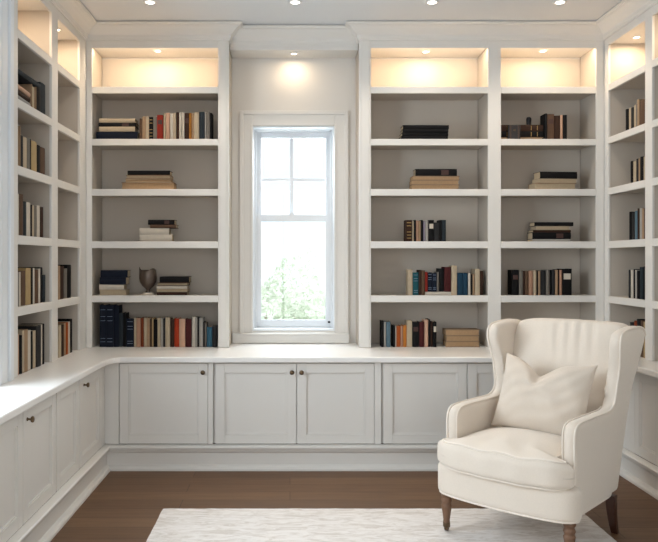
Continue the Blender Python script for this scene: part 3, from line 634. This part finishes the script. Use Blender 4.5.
# base frame
def dbase(q):
    y = q.y + 0.262; bow = 0.035 * (1 - (q.x / 0.34) ** 2) * (1 - smooth01(y / 0.2))
    return Vector((q.x * (1 - 0.105 * smooth01((y - 0.0) / 0.09)), y - bow, q.z + 0.292))
bm = puff(0.378, 0.318, 0.085, 9, 16, dbase)
obj('seat_frame', bm, FAB, ch, smooth=True)
pipe('piping', ploop(0.378, 0.318, 0.085, 9, -0.86, dbase, 0.002), 0.0052, closed=True)
# arm + wing panels
key = [(0.035, 0.222), (0.028, 0.45), (0.026, 0.575), (0.034, 0.618), (0.060, 0.644), (0.11, 0.655), (0.25, 0.656), (0.40, 0.655), (0.490, 0.660), (0.542, 0.695), (0.552, 0.78), (0.552, 0.85), (0.532, 0.92), (0.520, 0.975), (0.530, 1.020), (0.565, 1.044), (0.64, 1.056), (0.76, 1.060), (0.84, 1.054), (0.888, 1.036), (0.910, 1.00)]
def catmull(P, n=4):
    out = []
    for i in range(len(P) - 1):
        p0, p1, p2, p3 = P[max(0, i - 1)], P[i], P[i + 1], P[min(len(P) - 1, i + 2)]
        for k in range(n):
            t = k / n
            out.append(tuple(0.5 * ((2 * b_) + (-a + c) * t + (2 * a - 5 * b_ + 4 * c - d) * t * t + (-a + 3 * b_ - 3 * c + d) * t ** 3) for a, b_, c, d in zip(p0, p1, p2, p3)))
    out.append(P[-1]); return out
cur = catmull(key, 4)
rear = [(0.83, 0.80), (0.745, 0.60), (0.665, 0.41), (0.585, 0.222)]
def flare(z): return 0.035 * smooth01((z - 0.66) / 0.36)
XI, XO = 0.272, 0.338
for s in (-1, 1):
    bm = bmesh.new(); outl = cur + rear
    N = len(outl); nrm = []
    for i in range(N):
        a, c = Vector(outl[i - 1]), Vector(outl[(i + 1) % N]); d = (c - a).normalized(); nrm.append(Vector((-d.y, d.x)))
    area_ = sum(outl[i][0] * outl[(i + 1) % N][1] - outl[(i + 1) % N][0] * outl[i][1] for i in range(N))
    sg = 1 if area_ > 0 else -1                               # inward normal
    R = 0.028; T = XO - XI
    layers = [(R * (1 - math.sin(PI / 2 * k / 6)), R * (1 - math.cos(PI / 2 * k / 6))) for k in range(7)]
    ring_spec = layers + [(ins, T - off) for ins, off in reversed(layers)]
    rings = []
    for ins, off in ring_spec:
        rg = []
        for i in range(N):
            p = Vector(outl[i]) + nrm[i] * sg * ins
            if p.y < 0.222: p.y = 0.222
            rg.append(bm.verts.new((XI + off, p.x, p.y)))
        rings.append(rg)
    for a, b_ in zip(rings, rings[1:]):
        for i in range(N): bm.faces.new((a[i], a[(i + 1) % N], b_[(i + 1) % N], b_[i]))
    caps = [bm.faces.new(rings[0]), bm.faces.new(rings[-1])]
    bmesh.ops.triangulate(bm, faces=caps, ngon_method='BEAUTY')
    for k in range(17):
        bmesh.ops.bisect_plane(bm, geom=bm.verts[:] + bm.edges[:] + bm.faces[:], plane_co=(0, 0, 0.27 + 0.05 * k), plane_no=(0, 0, 1))
    for k in range(15):
        bmesh.ops.bisect_plane(bm, geom=bm.verts[:] + bm.edges[:] + bm.faces[:], plane_co=(0, 0.07 + 0.06 * k, 0), plane_no=(0, 1, 0))
    for v in bm.verts:                                        # flare outwards, pad the flat sides slightly
        v.co.x = s * (v.co.x + flare(v.co.z))
    aw = obj('arm_wing', bm, FAB, ch, smooth=True)
    md = aw.modifiers.new('even_mesh', 'REMESH'); md.mode = 'VOXEL'; md.voxel_size = 0.0065; md.use_smooth_shade = True
    md = aw.modifiers.new('soften', 'SMOOTH'); md.factor = 0.5; md.iterations = 8
    a0 = R * 0.22; pin = []; pin2 = []
    for i, (y, z) in enumerate(cur):
        p = Vector((y, z)) + nrm[i] * sg * (a0 - 0.001)
        pin.append((s * (XO + flare(p.y) - a0 + 0.001), p.x, max(p.y, 0.225)))
        if 0.36 < z and i < 34: pin2.append((s * (XI + flare(p.y) + a0 - 0.001), p.x, p.y))
    pipe('piping', pin, 0.0055); pipe('piping', pin2, 0.0038)
# outside back
zs = [0.222 + i * (1.03 - 0.222) / 14 for i in range(15)]
rl = lambda z: 0.585 + (z - 0.222) * 0.418
L_ = []
for z in zs:
    hw = XO - 0.015 + flare(z)
    ys = rl(z) - 0.006; L_.append([bm2 for bm2 in [(x * hw, ys + (0.012 * (1 - x * x)), z) for x in (-1, -.6, -.2, .2, .6, 1)] + [(x * hw, ys - 0.06, z) for x in (1, .6, .2, -.2, -.6, -1)]])
bm = bmesh.new(); L_ = [[bm.verts.new(p) for p in r0] for r0 in L_]
for a, b_ in zip(L_, L_[1:]):
    for i in range(12): bm.faces.new((a[i], a[(i + 1) % 12], b_[(i + 1) % 12], b_[i]))
bm.faces.new(L_[0]); bm.faces.new(L_[-1])
obj('outside_back', bm, FAB, ch, smooth=True, bevel=0.012, seg=3)
# inside back cushion with gathered pleats at the top
def dback(q):
    z = 0.74 + q.z; k = smooth01((z - 0.6) / 0.4)
    wx = q.x * (1 + 0.09 * k)
    y = rl(z) - 0.095 + q.y
    if q.y < 0:
        gz = math.exp(-((z - 1.03) / 0.13) ** 2)
        y += 0.010 * math.sin(q.x * 105 + 14 * (z - 1)) * gz * math.exp(-((q.x - 0.04) / 0.12) ** 2)
        y += 0.004 * math.sin(q.x * 40 + z * 9) * gz
        y -= 0.02 * (1 - (q.x / 0.28) ** 2) * (1 - ((z - 0.7) / 0.35) ** 2)
    z += 0.008 * (1 - (q.x / 0.3) ** 2) * smooth01((z - 0.95) / 0.1)
    return Vector((wx, y, z))
bm = puff(0.284, 0.070, 0.322, 12, 48, dback)
obj('inside_back', bm, FAB, ch, smooth=True)
# seat cushion (T shape)
def dseat(q):
    y = q.y + 0.240; fr_ = 1 - smooth01((y + 0.01) / 0.06)
    x = q.x * (1 + 0.385 * fr_)
    bow = 0.045 * (1 - min(1, (x / 0.385) ** 2)) * (1 - smooth01((y + 0.05) / 0.3))
    crown_ = max(0, 0.042 * (1 - (q.x / 0.3) ** 2) * (1 - ((y - 0.17) / 0.28) ** 2))
    z = q.z
    if z > 0:
        z += crown_ * (z / 0.075); z += 0.006 * math.sin(q.x * 42 + 1.0 + 8 * y) * math.exp(-((y - 0.0) / 0.09) ** 2)
    y += 0.003 * math.sin(q.x * 55) * (1 - smooth01((y + 0.03) / 0.05))
    return Vector((x, y - bow - 0.01, z + 0.425))
bm = puff(0.276, 0.315, 0.075, 5, 48, dseat)
sc_ = obj('seat_cushion', bm, FAB, ch, smooth=True)
for zf in (0.80, -0.80):
    pipe('piping', ploop(0.276, 0.315, 0.075, 5, zf, dseat, 0.003, 140), 0.0055, sc_, True)
# legs
def fleg(x, y, zf):
    bm = bmesh.new()
    h_ = 0.215
    lathe(bm, [(0.027, h_), (0.029, 0.200), (0.026, 0.190), (0.021, 0.186), (0.025, 0.178), (0.028, 0.168), (0.024, 0.158), (0.0235, 0.150), (0.0275, 0.144), (0.0265, 0.134), (0.021, 0.10), (0.0165, 0.065), (0.0175, 0.060), (0.0175, 0.052)][::-1], 20)
    l = obj('leg', bm, LEGM, ch, (x, y, 0), smooth=True); l['label'] = 'turned oak front leg'
    bm = bmesh.new(); lathe(bm, [(0.015, 0.028), (0.0185, 0.032), (0.019, 0.052), (0.017, 0.056)], 16)
    rg = bmesh.new()
    bx(bm, -0.012, -0.009, -0.006, 0.006, zf + 0.014, 0.03); bx(bm, 0.009, 0.012, -0.006, 0.006, zf + 0.014, 0.03)
    rg.free()
    rr = 0.0135
    a = [bm.verts.new((-0.007, rr * math.cos(2 * PI * k / 16), zf + rr + rr * math.sin(2 * PI * k / 16))) for k in range(16)]
    b_ = [bm.verts.new((0.007, rr * math.cos(2 * PI * k / 16), zf + rr + rr * math.sin(2 * PI * k / 16))) for k in range(16)]
    for k in range(16): bm.faces.new((a[k], a[(k + 1) % 16], b_[(k + 1) % 16], b_[k]))
    bm.faces.new(a); bm.faces.new(b_)
    obj('caster', bm, BRASS, l)['label'] = 'bronze caster'
fleg(-0.325, 0.012, 0.0105); fleg(0.318, 0.012, 0.0105)
for s in (-1, 1):
    bm = bmesh.new(); prev = None; rs = []
    for k in range(6):
        t_ = k / 5; z = 0.21 * (1 - t_) + (0.0) * t_; hw = 0.024 - 0.008 * t_; yy = 0.055 * t_ * t_
        rs.append([bm.verts.new((dx * hw, yy + dy * hw, z)) for dx, dy in ((-1, -1), (1, -1), (1, 1), (-1, 1))])
    for a, b_ in zip(rs, rs[1:]):
        for i in range(4): bm.faces.new((a[i], a[(i + 1) % 4], b_[(i + 1) % 4], b_[i]))
    bm.faces.new(rs[0]); bm.faces.new(rs[-1])
    l = obj('leg', bm, LEGD, ch, (s * 0.315, 0.545, 0.0), bevel=0.004); l['label'] = 'dark square splayed rear leg'

# throw pillow ---------------------------------------------------------
bm = bmesh.new(); n_ = 44; hw, hh = 0.245, 0.198; front, back = [], []
def pil(s, t, side):
    ex = s * hw * (1 - 0.07 * (1 - t * t)) ; ez = t * hh * (1 - 0.05 * (1 - s * s))
    top = smooth01((t + 0.1) / 1.1)
    notch = 0.070 * math.exp(-((s + 0.12) / 0.34) ** 2) * top + 0.012 * math.exp(-((s + 0.16) / 0.09) ** 2) * top
    ez -= notch; ez += 0.018 * top * abs(s) ** 3
    bul = (max(0, 1 - abs(s) ** 2.6) * max(0, 1 - abs(t) ** 2.6)) ** 0.55
    th = 0.095 * bul
    crease = 0.030 * math.exp(-((s + 0.16 - 0.10 * (1 - t)) / 0.10) ** 2) * smooth01((t - 0.15) / 0.7)
    fold = (0.005 * math.sin(9 * s + 5 * t) + 0.0035 * math.sin(15 * t - 9 * s + 2 * math.sin(4 * s)) + 0.006 * math.exp(-((t - 0.2 - 0.9 * s) / 0.12) ** 2)) * bul
    y = side * max(0.0, th - crease * bul * 1.4 + fold)
    return (ex, y, ez)
grid = {}
for side in (-1, 1):
    for i in range(n_ + 1):
        for j in range(n_ + 1):
            edge = i in (0, n_) or j in (0, n_)
            if edge and side == 1: grid[(1, i, j)] = grid[(-1, i, j)]; continue
            s_, t_ = -1 + 2 * i / n_, -1 + 2 * j / n_
            s_ = math.sin(s_ * PI / 2) * 0.6 + s_ * 0.4; t_ = math.sin(t_ * PI / 2) * 0.6 + t_ * 0.4
            grid[(side, i, j)] = bm.verts.new(pil(s_, t_, side))
for side in (-1, 1):
    for i in range(n_):
        for j in range(n_):
            bm.faces.new((grid[(side, i, j)], grid[(side, i + 1, j)], grid[(side, i + 1, j + 1)], grid[(side, i, j + 1)]))
lx, ly, lz = 0.005, 0.43, 0.685
wx = CH[0] + lx * math.cos(RZ) - ly * math.sin(RZ); wy = CH[1] + lx * math.sin(RZ) + ly * math.cos(RZ)
tp = thing('throw_pillow', 'cream throw pillow with a dented top leaning in the armchair', 'pillow', (wx, wy, lz), RZ + 0.08)
obj('cushion_cover', bm, PILM, tp, rot=(-math.radians(24), math.radians(3), 0), smooth=True)
edge_pts = [grid[(-1, i, 0)] for i in range(0)]

# ------------------------------------------------------------------ outside: garden seen through the window
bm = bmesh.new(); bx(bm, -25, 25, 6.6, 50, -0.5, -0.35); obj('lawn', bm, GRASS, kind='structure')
def shrub(label, x, y, z, rx, rz, n, seed, ls_=0.038):
    rnd = random.Random(seed); t = thing('garden_shrub', label, 'shrub', (x, y, z))
    bm = bmesh.new()
    for _ in range(n):
        while True:
            p = Vector((rnd.uniform(-1, 1), rnd.uniform(-1, 1), rnd.uniform(-1, 1)))
            if 0.25 < p.length < 1: break
        bump = 0.8 + 0.25 * math.sin(5 * p.x + seed) * math.cos(4 * p.z)
        c = Vector((p.x * rx * bump, p.y * rx * bump, rz + p.z * rz * bump)); u = Vector((rnd.gauss(0, 1), rnd.gauss(0, 1), rnd.gauss(0, 1))).normalized(); v = u.orthogonal().normalized()
        l_ = ls_ * rnd.uniform(0.6, 1.3); vs = [bm.verts.new(c + q) for q in (-u * l_, v * l_ * 0.4, u * l_, -v * l_ * 0.4)]
        bm.faces.new(vs)
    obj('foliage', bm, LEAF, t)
    bm = bmesh.new()
    for k in range(6):
        a = k * 1.05; tube(bm, [(0.03 * math.cos(a), 0.03 * math.sin(a), 0), (rx * 0.25 * math.cos(a), rx * 0.25 * math.sin(a), rz * 0.8), (rx * 0.4 * math.cos(a), rx * 0.4 * math.sin(a), rz * 1.1)], 0.014, 6)
    obj('stem', bm, BARK, t)
shrub('pale green leafy shrub outside the window, taller one on the left', -0.12, 8.9, -0.35, 0.85, 1.0, 6500, 3)
shrub('pale green leafy shrub outside the window, lower one on the right', 0.45, 11.2, -0.35, 0.95, 0.66, 5200, 5)
